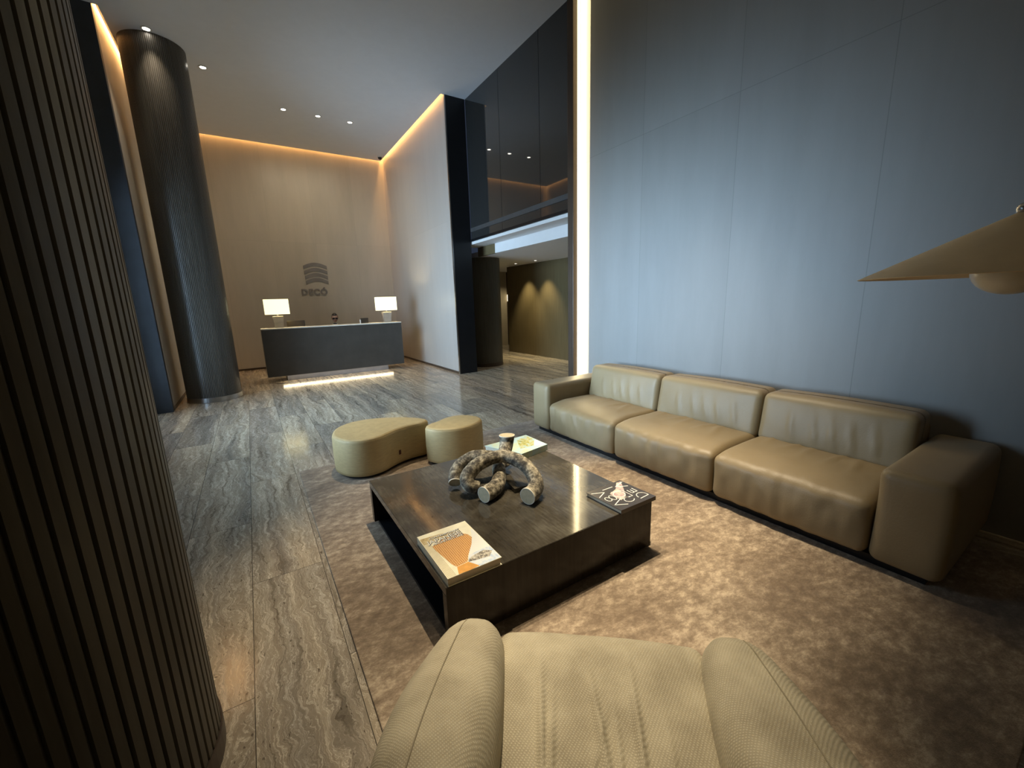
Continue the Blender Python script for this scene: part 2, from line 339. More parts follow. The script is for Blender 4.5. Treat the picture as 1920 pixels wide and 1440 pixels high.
def rbox(size, r, seg=(10, 10, 6), fn=None, center=(0, 0, 0)):
    # rounded box with dense grid on each face; fn(co)->co shapes it
    bm = bmesh.new(); h = [s/2 for s in size]
    def smp(L, n):
        k = 5; rr = min(r, L*.499); a = [-L+rr*(1-math.cos(PI/2*i/k)) for i in range(k)]
        mid = [-L+rr+(2*L-2*rr)*i/n for i in range(n+1)]
        return a+mid+[-x for x in reversed(a)]
    S = [smp(h[i], seg[i]) for i in range(3)]
    def rnd(p):
        q = Vector([max(-h[i]+min(r, h[i]*.999), min(h[i]-min(r, h[i]*.999), p[i])) for i in range(3)])
        d = p-q
        if d.length > 1e-9: p = q+d.normalized()*min(r, min(h)*.999) if d.length > 1e-9 else p
        return p
    for ax in range(3):
        u, v = [(1, 2), (2, 0), (0, 1)][ax]
        for sg in (-1, 1):
            g = []
            for a in S[u]:
                row = []
                for b in S[v]:
                    p = [0, 0, 0]; p[ax] = sg*h[ax]; p[u] = a; p[v] = b
                    p = rnd(Vector(p))
                    row.append(bm.verts.new(p))
                g.append(row)
            for i in range(len(g)-1):
                for j in range(len(g[0])-1):
                    f = (g[i][j], g[i+1][j], g[i+1][j+1], g[i][j+1])
                    bm.faces.new(f if sg > 0 else f[::-1])
    bmesh.ops.remove_doubles(bm, verts=bm.verts, dist=.0004)
    for v in bm.verts:
        if fn: v.co = fn(v.co.copy())
        v.co += Vector(center)
    return bm
def lathe(prof, n=32, axis_loc=(0, 0, 0)):
    bm = bmesh.new(); rings = []
    for r, z in prof:
        if r < 1e-6: rings.append([bm.verts.new((axis_loc[0], axis_loc[1], axis_loc[2]+z))])
        else: rings.append([bm.verts.new((axis_loc[0]+r*math.cos(2*PI*i/n), axis_loc[1]+r*math.sin(2*PI*i/n), axis_loc[2]+z)) for i in range(n)])
    for a, b in zip(rings, rings[1:]):
        for i in range(n):
            j = (i+1) % n
            if len(a) == 1 and len(b) == 1: continue
            if len(a) == 1: bm.faces.new((a[0], b[i], b[j]))
            elif len(b) == 1: bm.faces.new((a[i], a[j], b[0]))
            else: bm.faces.new((a[i], a[j], b[j], b[i]))
    return bm
def catmull(P, k=8):
    P = [Vector(p) for p in P]; Q = [2*P[0]-P[1]]+P+[2*P[-1]-P[-2]]; out = []
    for i in range(1, len(Q)-2):
        for t in range(k):
            t /= k; a, b, c, d = Q[i-1:i+3]
            out.append(.5*((2*b)+(c-a)*t+(2*a-5*b+4*c-d)*t*t+(3*b-a-3*c+d)*t**3))
    out.append(P[-1]); return out
def tube(P, R, n=16, k=8, cap=True, bm=None):
    pts = catmull(P, k); m = len(pts)
    if not isinstance(R, (list, tuple)): R = [R]*len(P)
    rad = [R[min(len(R)-2, int(i/k))]+(R[min(len(R)-1, int(i/k)+1)]-R[min(len(R)-2, int(i/k))])*((i/k)-min(len(R)-2, int(i/k))) for i in range(m)]
    bm = bm or bmesh.new(); rings = []; up = Vector((0, 0, 1)); T0 = (pts[1]-pts[0]).normalized()
    if abs(T0.dot(up)) > .9: up = Vector((0, 1, 0))
    s = T0.cross(up).normalized()
    for i in range(m):
        T = (pts[min(i+1, m-1)]-pts[max(i-1, 0)]).normalized()
        s = (s-T*s.dot(T)).normalized(); b = T.cross(s)
        rings.append([bm.verts.new(pts[i]+rad[i]*(math.cos(2*PI*j/n)*s+math.sin(2*PI*j/n)*b)) for j in range(n)])
    for a, b in zip(rings, rings[1:]):
        for j in range(n): bm.faces.new((a[j], a[(j+1) % n], b[(j+1) % n], b[j]))
    if cap:
        bm.faces.new(rings[0][::-1]); bm.faces.new(rings[-1])
    return bm
def prism(poly, z0, z1, bm=None):
    bm = bm or bmesh.new()
    a = [bm.verts.new((x, y, z0)) for x, y in poly]; b = [bm.verts.new((x, y, z1)) for x, y in poly]
    bm.faces.new(a[::-1]); bm.faces.new(b); n = len(poly)
    for i in range(n): bm.faces.new((a[i], a[(i+1) % n], b[(i+1) % n], b[i]))
    return bm
def text(body, size, m, parent, loc, rot, extrude=.0005, offset=0.0, spacing=1.0, align='LEFT', sx=1.0, name='lettering'):
    c = bpy.data.curves.new(name, 'FONT'); c.body = body; c.size = size; c.extrude = extrude; c.offset = offset
    c.space_character = spacing; c.align_x = align
    f = bpy.data.objects.new(name, c); COL.objects.link(f); bpy.context.view_layer.update()
    me = bpy.data.meshes.new_from_object(f.evaluated_get(bpy.context.evaluated_depsgraph_get()))
    bpy.data.objects.remove(f); o = bpy.data.objects.new(name, me); COL.objects.link(o)
    me.materials.clear(); me.materials.append(MT[m]); o.parent = parent
    o.location = loc; o.rotation_euler = rot; o.scale = (sx, 1, 1); return o

# ------------------------------------------------------------------ room shell
struct('floor', box((-3.6, -3.2, -.12), (9.6, 15.2, 0)), 'floor')
bm = bmesh.new()
add_box(bm, (-1.9, -3.2, CZ), (4.6, 8.45, CZ+.12)); add_box(bm, (-1.17, 8.45, CZ), (3.87, 12.92, CZ+.12))
struct('ceiling', bm, 'ceiling')
bm = bmesh.new(); add_box(bm, (-1.5, 8.44, 6.0), (4.2, 13.2, 6.1)); add_box(bm, (-1.17, 8.40, CZ+.12), (3.87, 8.44, 6.1))
struct('trim_2', bm, 'ceiling', label='cove lid above the ceiling slot')
struct('wall_back', box((-1.4, 13.0, 0), (4.4, 13.2, 6.0)), 'wall_back')
struct('wall_right', box((3.95, 8.46, 0), (4.25, 13.0, 6.0)), 'wall_pale', label='pale panelled wall right of the reception desk')
bm = bmesh.new(); add_box(bm, (3.95, -3.0, 0), (4.25, 4.20, CZ)); add_box(bm, (4.03, 4.20, 0), (4.25, 4.48, CZ))
struct('wall_right', bm, 'wall_right', label='tall panelled wall behind the sofa')
struct('wall_left', box((-1.45, 8.56, 0), (-1.25, 13.0, 6.0)), 'wall_left')
struct('wall_front', box((-1.9, -3.2, 0), (4.25, -3.0, CZ)), 'wall_left')
struct('baseboard_right', box((3.935, 8.46, 0), (3.95, 12.98, .05)), 'bronze')
struct('baseboard_back', box((-1.24, 12.985, 0), (3.935, 13.0, .05)), 'bronze')
struct('baseboard_left', box((-1.25, 8.57, 0), (-1.235, 12.98, .05)), 'bronze')
# black portal panels facing the lounge
struct('trim_1', box((3.935, 8.43, 0), (4.385, 8.458, CZ), .002), 'black', label='tall black panel at the end of the pale wall')
struct('trim_3', box((-1.72, 8.44, 0), (-1.235, 8.55, CZ), .002), 'navy', label='tall dark panel behind the foreground column')
struct('trim_6', box((3.925, 8.425, 0), (3.949, 8.462, CZ), .002), 'steel', label='thin metal edge of the pale wall')
# left glazed wall
bm = bmesh.new()
add_box(bm, (-1.9, -3.0, 0), (-1.72, 2.7, CZ)); add_box(bm, (-1.9, 2.7, 3.5), (-1.72, 8.1, CZ)); add_box(bm, (-1.9, 8.1, 0), (-1.72, 8.55, CZ))
struct('wall_left', bm, 'wall_left', label='wall around the tall entrance glazing')
wn = bpy.data.objects.new('window_1', None); COL.objects.link(wn); wn['kind'] = 'structure'
bm = bmesh.new()
for y in (2.7, 4.02, 5.38, 6.72, 8.04): add_box(bm, (-1.84, y, 0), (-1.76, y+.06, 3.5))
for z in (0, 2.5, 3.44): add_box(bm, (-1.84, 2.7, z), (-1.76, 8.1, z+.06))
obj('window_frame', bm, 'bronze', wn)
obj('pane', box((-1.755, 2.76, .06), (-1.75, 8.04, 3.44)), 'glass', wn)

# ------------------------------------------------------------------ light strip and opening on the right
struct('trim_4', box((3.918, 4.485, 0), (4.10, 4.60, CZ), .004), 'bronze', label='bronze post closing the end of the sofa wall')
bm = bmesh.new(); add_box(bm, (3.99, 4.470, .02), (4.028, 4.484, CZ-.02))
st = thing('light_strip', 'full height warm light strip grazing the end of the grey blue wall', 'light', (0, 0, 0))
obj('diffuser', bm, 'led', st)
l1 = area('strip_light', (3.975, 4.462, 2.88), (.42, -1, 0), .025, 5.7, 34, (1, .80, .44))
l2 = area('strip_light', (3.930, 4.472, 2.88), (.30, -1, 0), .014, 5.7, 13, (1, .80, .44))

# upper smoked glazing
wn = bpy.data.objects.new('window_2', None); COL.objects.link(wn); wn['kind'] = 'structure'
wn['label'] = 'smoked glass mezzanine front above the opening'
ys = [4.60, 5.86, 7.11, 8.43]
for a, b in zip(ys, ys[1:]): obj('pane', box((4.40, a+.006, 2.98), (4.42, b-.006, CZ)), 'darkglass', wn)
bm = bmesh.new()
for y in ys[1:3]: add_box(bm, (4.402, y-.006, 2.98), (4.43, y+.006, CZ))
obj('glazing_joint', bm, 'black', wn)
obj('rail', box((4.385, 4.6, 3.13), (4.399, 8.43, 3.21)), mat('grey_rail', (.055, .055, .055), .5), wn)
obj('bottom_rail', box((4.38, 4.6, 2.93), (4.43, 8.43, 2.98)), 'black', wn)
obj('backing', box((4.45, 4.6, 2.90), (4.50, 8.46, CZ)), 'black', wn)
# bulkhead with daylit fascia, hall ceiling
struct('trim_5', box((4.41, 4.6, 2.875), (4.86, 8.9, 2.93)), 'white', label='white soffit under the smoked glass')
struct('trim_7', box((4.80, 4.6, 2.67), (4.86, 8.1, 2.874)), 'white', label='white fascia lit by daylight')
struct('trim_8', box((4.80, 8.1, 2.67), (4.86, 8.9, 2.874)), 'olive', label='brown end of the fascia, panel shadow painted into its colour')  # fascia end in the shadow of the black panel, shade given as brown
struct('ceiling', box((4.865, 3.0, 2.67), (9.4, 13.2, 2.80)), 'white', label='low ceiling of the side hall')
struct('wall_hall', box((7.10, 3.0, 0), (7.30, 11.3, 2.67)), 'olive', label='olive brown panelled wall of the side hall')
struct('wall_hall_back', box((4.26, 13.0, 0), (8.13, 13.2, 2.67)), 'beige')
struct('wall_hall_recess', box((8.13, 13.05, 0), (9.4, 13.2, 2.67)), 'bronze')
struct('wall_hall_side', box((9.3, 3.0, 0), (9.45, 13.05, 2.67)), 'bronze')
struct('wall_hall_front', box((4.26, 2.9, 0), (7.3, 3.0, 2.9)), 'olive')
struct('wall_hall_partition', box((4.26, 3.0, 0), (4.30, 4.59, 2.9)), 'olive')
wl = thing('wall_lamp', 'small glowing wall lamp at the far end of the side hall', 'lamp', (8.26, 12.98, 1.74))
obj('lamp_shade', box((-.11, -.05, -.12), (.11, .03, .12), .01), 'sconce', wl)
obj('bracket', box((-.02, .03, -.06), (.02, .07, .06)), 'bronze', wl)

# ------------------------------------------------------------------ columns
def ribbed_column(name, x, y, h, mrib, nrib, label, hr=.42, depth=.012, base=True, ring='steel'):
    t = thing(name, label, 'column', (x, y, 0), 0, 'round ribbed columns')
    bm = bmesh.new(); n = nrib*6; ra = []; rb = []
    z0 = .09 if base else 0
    prof = [0, 0, 0, 0, 0, 1]
    for i in range(n):
        r = hr-(depth if prof[i % 6] else 0)
        a = 2*PI*i/n
        ra.append(bm.verts.new((r*math.cos(a), r*math.sin(a), z0))); rb.append(bm.verts.new((r*math.cos(a), r*math.sin(a), h)))
    for i in range(n): bm.faces.new((ra[i], ra[(i+1) % n], rb[(i+1) % n], rb[i]))
    bm.faces.new(rb); bm.faces.new(ra[::-1])
    obj('shaft', bm, mrib, t)
    obj('base_ring', lathe([(0, .001), (hr+.004, .001), (hr+.006, .006), (hr+.006, .088), (hr-.02, .0895), (0, .0895)], 72), ring, t, smooth=False)
    return t
ribbed_column('column', -.71, 1.66, CZ-.001, 'rib', 76, 'huge dark ribbed column in the left foreground', ring='bronze')
ribbed_column('column', -.71, 9.25, CZ-.001, 'column', 110, 'tall round ribbed column left of the reception desk', depth=.008)
ribbed_column('column', 5.12, 9.27, 2.669, 'rib', 90, 'short round brown column inside the side hall opening', depth=.004, ring='bronze')

# ------------------------------------------------------------------ ceiling downlights
def downlight(x, y, z, label, lens='lens', r=.045, group='ceiling downlights'):
    t = thing('downlight', label, 'downlight', (x, y, z), 0, group)
    obj('trim_ring', lathe([(r, -.001), (r*1.5, -.001), (r*1.5, -.006), (r*1.05, -.009), (r, -.004)], 24), 'lensoff', t)
    obj('lens', lathe([(0, -.003), (r, -.003), (r, -.001), (0, -.001)], 20), lens, t)
    return t
downlight(-.709, 8.755, CZ, 'lit ceiling downlight above the top of the far column')
downlight(-.088, 9.572, CZ, 'lit ceiling downlight right of the far column top')
downlight(1.213, 10.65, CZ, 'leftmost of three ceiling downlights before the reception')
downlight(1.886, 10.65, CZ, 'middle of three ceiling downlights before the reception')
downlight(2.560, 10.65, CZ, 'rightmost of three ceiling downlights before the reception')
downlight(6.652, 10.09, 2.67, 'lit hall downlight farther from the opening', r=.035, group='hall downlights')
downlight(6.682, 9.18, 2.67, 'lit hall downlight nearer to the opening', r=.035, group='hall downlights')
spot('downlight_beam', (-.709, 8.70, CZ-.03), (-.7, 7.9, 0), 110, (1, .86, .66), 75, 1)
spot('downlight_beam', (-.088, 9.57, CZ-.03), (-.1, 9.4, 0), 110, (1, .86, .66), 75, 1)
for x in (1.213, 1.886, 2.56): spot('downlight_beam', (x, 10.65, CZ-.03), (x, 12.4, 1.2), 48, (1, .84, .60), 150, 1); spot('downlight_beam', (x, 10.60, CZ-.03), (x, 9.75, 0), 210, (1, .83, .56), 34, 1)
for y in (10.09, 9.18): spot('hall_beam', (6.66, y, 2.64), (6.98, y, 0), 150, (1, .84, .5), 75, .8)
spot('hall_beam', (6.0, 6.8, 2.64), (6.0, 6.8, 0), 110, (1, .84, .55), 110, 1)
spot('hall_beam', (7.9, 12.2, 2.64), (7.9, 12.4, 0), 50, (1, .84, .55), 110, 1)
t = thing('security_camera', 'small black dome camera at the ceiling corner above reception', 'camera', (3.75, 12.55, CZ))
obj('dome', lathe([(0, -.085), (.03, -.08), (.05, -.06), (.058, -.03), (0, -.03)], 20), 'black', t, smooth=True)
obj('mount', lathe([(0, -.03), (.065, -.03), (.065, -.001), (0, -.001)], 20), 'lensoff', t)

# ------------------------------------------------------------------ reception desk
t = thing('reception_desk', 'long dark reception desk with pale stone top and glowing plinth', 'desk', (1.715, 10.27, 0))
W = 1.525
obj('front_panel', box((-W, 0, .13), (W, .05, 1.168), .003), 'desk', t)
obj('side_panel', box((-W, .051, .13), (-W+.05, .62, 1.168), .003), 'desk', t)
obj('side_panel', box((W-.05, .051, .13), (W, .62, 1.168), .003), 'desk', t)
obj('countertop', box((-W-.003, -.004, 1.169), (W+.003, .45, 1.19), .003), 'marble', t)
obj('worktop', box((-W+.051, .06, .72), (W-.051, .61, .75)), 'desk', t)
obj('underside', box((-W+.051, .052, .13), (W-.051, .61, .15)), 'desk', t)
obj('plinth', box((-1.145, .16, 0), (1.15, .58, .129), .003), 'plinth', t)
area('desk_glow', (1.715, 10.37, .1285), (0, -1, -.3), 2.5, .05, 6, (1, .80, .48))
area('desk_glow_wall', (1.715, 10.36, .121), (0, .1, -1), 2.3, .04, 1.2, (1, .9, .75))

def table_lamp(x, y, label):
    t = thing('table_lamp', label, 'lamp', (x, y, 1.191), 0, 'reception desk lamps')
    bm = bmesh.new(); q = []
    for z, s in ((0, .083), (.01, .086), (.12, .088), (.22, .106), (.25, .108), (.255, .09)):
        q.append([bm.verts.new((a*s, b*s*.7, z)) for a, b in ((-1, -1), (1, -1), (1, 1), (-1, 1))])
    for a, b in zip(q, q[1:]):
        for i in range(4): bm.faces.new((a[i], a[(i+1) % 4], b[(i+1) % 4], b[i]))
    bm.faces.new(q[0][::-1]); bm.faces.new(q[-1])
    obj('lamp_base', bm, 'ceramic', t)
    obj('neck', lathe([(0, .255), (.018, .255), (.018, .32), (0, .32)], 12), 'steel', t)
    bm = bmesh.new()
    for a, b in (((-.24, -.12, .295), (.24, -.114, .625)), ((-.24, .114, .295), (.24, .12, .625)), ((-.24, -.114, .295), (-.234, .114, .625)), ((.234, -.114, .295), (.24, .114, .625))): add_box(bm, a, b)
    obj('lamp_shade', bm, 'shade_on', t)
    l = bpy.data.lights.new('lamp_bulb', 'POINT'); l.energy = 20; l.color = (1, .80, .45); l.shadow_soft_size = .04
    o = bpy.data.objects.new('lamp_bulb', l); COL.objects.link(o); o.location = (x, y, 1.70)
    return t
table_lamp(.557, 10.58, 'lit box shade lamp on the left end of the reception desk')
table_lamp(2.985, 10.58, 'lit box shade lamp on the right end of the reception desk')

t = thing('monitor', 'wide dark monitor back behind the left part of the desk', 'monitor', (.92, 10.81, .7505), math.radians(-8))
obj('screen', box((-.19, -.015, .20), (.19, .015, .575), .01), 'screen', t)
obj('stand', box((-.03, -.01, .012), (.03, .012, .25)), 'black', t); obj('foot', box((-.12, -.05, 0), (.12, .05, .012), .003), 'black', t)
t = thing('small_screen', 'small dark screen with a white side edge near the right lamp', 'screen', (2.43, 10.64, 1.191), math.radians(6))
obj('screen', box((-.09, -.015, 0), (.10, .015, .125), .006), 'screen', t); obj('edge', box((-.112, -.015, 0), (-.092, .015, .09), .003), 'white', t)
o = obj('floor_socket', box((.32, 10.07, .0), (.50, 10.13, .004)), 'black'); tag(o, 'small black socket plate in the floor before the desk', 'socket')

# ------------------------------------------------------------------ logo
t = thing('wall_logo', 'metal logo of four curved bars over the word DECÓ', 'sign', (1.77, 12.999, 0))
def arcbar(z0, hgt, xl, xr, dl):
    bm = bmesh.new(); n = 16; f = []; k = []
    for i in range(n+1):
        u = i/n; x = xl+(xr-xl)*u; zc = z0+.11*math.sin(PI*(u*.86+.10))+dl*u
        hh = hgt*(1-.10*u)
        for y, L in ((-.014, f), (0, k)): L.append((bm.verts.new((x, y, zc)), bm.verts.new((x, y, zc+hh))))
    for i in range(n):
        bm.faces.new((f[i][0], f[i+1][0], f[i+1][1], f[i][1])); bm.faces.new((k[i][0], k[i][1], k[i+1][1], k[i+1][0]))
        bm.faces.new((f[i][1], f[i+1][1], k[i+1][1], k[i][1])); bm.faces.new((f[i][0], k[i][0], k[i+1][0], f[i+1][0]))
    bm.faces.new((f[0][0], f[0][1], k[0][1], k[0][0])); bm.faces.new((f[-1][0], k[-1][0], k[-1][1], f[-1][1]))
    return bm
for i, z in enumerate((2.63, 2.488, 2.35, 2.215)): obj('bar', arcbar(z, .100, -.30+.008*i, .31, .03), 'logo', t)
text('DECÓ', .225, 'logo', t, (-.425, -.001, 1.968), (PI/2, 0, 0), .02, .010, 1.16)
text('residencial', .03, 'logo', t, (-.20, -.001, 1.83), (PI/2, 0, 0), .004, 0, 1.1) if False else None

# ------------------------------------------------------------------ receptionist
def person(x, y):
    t = thing('person', 'seated receptionist in dark suit and dark glasses looking down behind the desk', 'person', (x, y, 0), 0)
    bm = bmesh.new(); sk = bm.verts.layers.skin.verify()
    J = {}
    def V(n, co, r, p=None):
        v = bm.verts.new(co); v[sk].radius = r if isinstance(r, tuple) else (r, r); J[n] = v
        if p: bm.edges.new((J[p], v))
    V('pel', (0, .02, .56), (.17, .13)); V('sp', (0, .03, .76), (.155, .115), 'pel'); V('ch', (0, .02, .95), (.18, .125), 'sp'); V('sh', (0, .02, 1.06), (.12, .09), 'ch')
    V('nk', (0, .0, 1.16), (.055, .058), 'sh'); V('nk2', (0, -.02, 1.20), (.052, .055), 'nk')
    for s, L in ((-1, 'l'), (1, 'r')):
        V(L+'s', (s*.17, .02, 1.05), .062, 'sh'); V(L+'e', (s*.25, -.06, .84), .046, L+'s'); V(L+'w', (s*.13, -.27, .795), .030, L+'e'); V(L+'p', (s*.10, -.33, .79), (.036, .018), L+'w')
        V(L+'h', (s*.10, -.08, .54), .088, 'pel'); V(L+'k', (s*.12, -.40, .53), .062, L+'h'); V(L+'a', (s*.12, -.36, .10), .038, L+'k'); V(L+'t', (s*.12, -.50, .05), (.042, .028), L+'a')
    J['pel'][sk].use_root = True
    me = bpy.data.meshes.new('body'); bm.to_mesh(me); bm.free()
    b = bpy.data.objects.new('body', me); COL.objects.link(b); b.parent = t; me.materials.append(MT['suit'])
    b.modifiers.new('s', 'SKIN'); b.modifiers.new('u', 'SUBSURF').levels = 2; b.modifiers['u'].render_levels = 2
    # hands
    for s in (-1, 1):
        bm = bmesh.new(); px, py, pz = s*.10, -.34, .788
        r = rbox((.075, .085, .024), .011, (4, 4, 2)); me2 = bpy.data.meshes.new('tmp'); r.to_mesh(me2); r.free(); bm.from_mesh(me2); bpy.data.meshes.remove(me2)
        for v in bm.verts: v.co += Vector((px, py, pz))
        for i, (dx, ln) in enumerate(((-.028, .062), (-.009, .074), (.010, .070), (.028, .055))):
            tube([(px+dx, py-.03, pz), (px+dx, py-.045-ln*.4, pz+.006), (px+dx, py-.045-ln*.75, pz-.004), (px+dx, py-.045-ln, pz-.016)], [.009, .009, .008, .006], 8, 3, True, bm)
        tube([(px-s*.030, py+.02, pz), (px-s*.055, py-.01, pz-.002), (px-s*.058, py-.04, pz-.008)], [.011, .010, .007], 8, 3, True, bm)
        obj('hand', bm, 'skin', t, smooth=True)
    # head: sphere shaped with brow, eye sockets, nose, mouth and chin; tilted down
    bm = bmesh.new(); bmesh.ops.create_uvsphere(bm, u_segments=40, v_segments=32, radius=1)
    for v in bm.verts:
        x_, y_, z_ = v.co
        w = .074*(1-.16*max(0, -z_)**1.3); p = Vector((x_*w, y_*.094*(1-.12*max(0, -z_)), z_*.115))
        if y_ < 0:
            g = lambda cx, cz, sx, sz: math.exp(-((x_-cx)/sx)**2-((z_-cz)/sz)**2)
            p.y -= .022*g(0, -.12, .13, .20)+.010*g(0, -.28, .20, .09)
            p.y += .012*(g(.38, .08, .20, .13)+g(-.38, .08, .20, .13))
            p.y -= .006*g(0, .28, .6, .12)+.008*g(0, -.52, .28, .07)+.010*g(0, -.85, .35, .18)
            p.y += .005*g(0, -.58, .3, .035)
        v.co = p
    h = obj('head', bm, 'skin', t, smooth=True); h.location = (0, -.045, 1.335); h.rotation_euler = (math.radians(14), 0, math.radians(-6))
    for s in (-1, 1): obj('ear', rbox((.014, .035, .058), .006, (2, 3, 4), None, (s*.074, .008, -.005)), 'skin', h, smooth=True)
    bm = bmesh.new(); bmesh.ops.create_uvsphere(bm, u_segments=32, v_segments=24, radius=1)
    bmesh.ops.delete(bm, geom=[v for v in bm.verts if v.co.z < -.25 or (v.co.y < -.30 and v.co.z < .58)], context='VERTS')
    for v in bm.verts: v.co = Vector((v.co.x*.080, v.co.y*.101+.004, v.co.z*.122+.002))
    obj('hair', bm, 'hair', h, smooth=True)
    bm = bmesh.new()
    for s in (-1, 1): add_box(bm, (s*.036-.027, -.103, -.010), (s*.036+.027, -.098, .028), .002); add_box(bm, (s*.072-.002, -.100, .008), (s*.072+.002, .0, .014))
    add_box(bm, (-.010, -.104, .012), (.010, -.099, .018)); obj('glasses', bm, 'black', h)
    obj('mouth', box((-.020, -.1005, -.062), (.020, -.094, -.057), .002), mat('lips', (.25, .09, .07), .5), h)
    bm = bmesh.new(); vs = [bm.verts.new(c) for c in ((-.05, -.085, 1.155), (.05, -.085, 1.155), (0, -.125, .98))]; bm.faces.new(vs)
    e = bmesh.ops.extrude_face_region(bm, geom=bm.faces[:]); bmesh.ops.translate(bm, vec=(0, .03, 0), verts=[g for g in e['geom'] if isinstance(g, bmesh.types.BMVert)])
    obj('shirt', bm, 'shirt', t)
    obj('collar', lathe([(.060, 1.135), (.068, 1.14), (.064, 1.18), (.057, 1.178)], 20, (0, -.01, 0)), 'shirt', t, smooth=True)
person(1.87, 11.42)
t = thing('office_chair', 'dark office chair under the seated receptionist', 'chair', (1.87, 11.51, 0))
obj('seat', rbox((.50, .48, .08), .03, (6, 6, 2), None, (0, -.04, .42)), 'black', t, smooth=True)
obj('backrest', rbox((.46, .06, .50), .025, (6, 2, 6), None, (0, .25, .78)), 'black', t, smooth=True)
obj('stem', lathe([(0, .07), (.03, .07), (.03, .38), (0, .38)], 16), 'steel', t)
for k in range(5):
    a = k*2*PI/5; obj('leg', tube([(0, 0, .07), (.15*math.cos(a), .15*math.sin(a), .065), (.30*math.cos(a), .30*math.sin(a), .03)], [.022, .020, .028], 8, 3), 'black', t)

# ------------------------------------------------------------------ rug
bm = rbox((3.44, 4.33, .014), .006, (40, 50, 1), None, (1.94, 2.18, .0075))
o = obj('area_rug', bm, 'rug', smooth=True); tag(o, 'large mottled brown rug under the sofa, table and armchair', 'rug')
RZ = .0155

# ------------------------------------------------------------------ coffee table
TX0, TX1, TY0, TY1, TZ = .585, 1.985, 1.53, 2.925, .345
t = thing('coffee_table', 'low square dark polished coffee table on the rug', 'table', (TX0, TY0, RZ)); lw, ld, lh = TX1-TX0, TY1-TY0, TZ-RZ
obj('tabletop', box((0, .005, lh-.045), (lw, ld, lh), .003), 'veneer', t)
bm = box((0, .0045, .022), (lw, .05, lh-.0455), .002); add_box(bm, (0, 0, .022), (lw, .0044, lh-.0005), .0015)
obj('end_panel', bm, 'veneer_shaded', t)
obj('end_panel', box((0, ld-.05, .022), (lw, ld, lh-.0455), .003), 'veneer_shaded', t)
obj('side_panel', box((lw-.05, .051, .022), (lw, ld-.051, lh-.0455), .003), 'veneer_shaded', t)
obj('inner_box', box((.42, .06, .025), (lw-.06, ld-.06, lh-.05)), 'black', t)
obj('plinth', box((.03, .02, 0), (lw+.03, ld-.03, .0215)), 'black', t)

# ------------------------------------------------------------------ sculpture
base = thing('sculpture', 'knotted sculpture of thick speckled stoneware tubes on the coffee table', 'sculpture', (1.25, 2.25, TZ))
O = Vector((1.25, 2.25, TZ))
def stube(P, R, ends):
    P = [Vector(p)-O for p in P]
    bm = tube(P, R, 28, 10)
    for v in bm.verts:
        nz = noise.noise(v.co*22); v.co += Vector((1, 1, 1)).normalized()*0 + v.co.normalized()*nz*.002
    o = obj('tube', bm, 'speckle', base, smooth=True)
    for f in o.data.polygons:
        if len(f.vertices) > 6: f.use_smooth = False
    pts = catmull(P, 10)
    for e in ends:
        p, q, r = (pts[0], pts[1], R[0]) if e == 0 else (pts[-1], pts[-2], R[-1])
        d = (p-q).normalized()
        for nm, mm, rr, h in (('rim', 'rim', (r*.93, r*1.01), .004), ('cut_face', 'cut', (0, r*.93), .003)):
            b = lathe([(rr[0], -.002), (rr[1], -.002), (rr[1]*.99, h), (rr[0], h)] if rr[0] else [(0, -.002), (rr[1], -.002), (rr[1], h), (0, h)], 28)
            c = obj(nm, b, mm, o); c.location = p; c.rotation_mode = 'QUATERNION'; c.rotation_quaternion = d.to_track_quat('Z', 'Y')
stube([(1.322, 1.945, .403), (1.390, 1.974, .405), (1.440, 2.018, .435), (1.445, 2.085, .49), (1.420, 2.174, .535), (1.354, 2.269, .558), (1.248, 2.305, .55), (1.151, 2.31, .52), (1.088, 2.305, .465), (1.085, 2.275, .42), (1.13, 2.25, .395)],
      [.054, .052, .050, .047, .045, .044, .045, .048, .051, .050, .045], [0])
stube([(1.115, 2.135, .398), (1.19, 2.16, .398), (1.25, 2.196, .405), (1.30, 2.25, .43), (1.35, 2.34, .46), (1.44, 2.44, .47), (1.505, 2.50, .50), (1.545, 2.537, .56), (1.548, 2.540, .595)],
      [.052, .052, .050, .047, .046, .047, .050, .054, .060], [0, -1])
stube([(1.045, 2.42, .395), (1.066, 2.462, .425), (1.099, 2.481, .46), (1.151, 2.486, .495), (1.214, 2.471, .52), (1.279, 2.431, .525), (1.36, 2.42, .50), (1.42, 2.40, .465), (1.435, 2.385, .427)],
      [.045, .046, .046, .046, .046, .046, .045, .045, .045], [0])

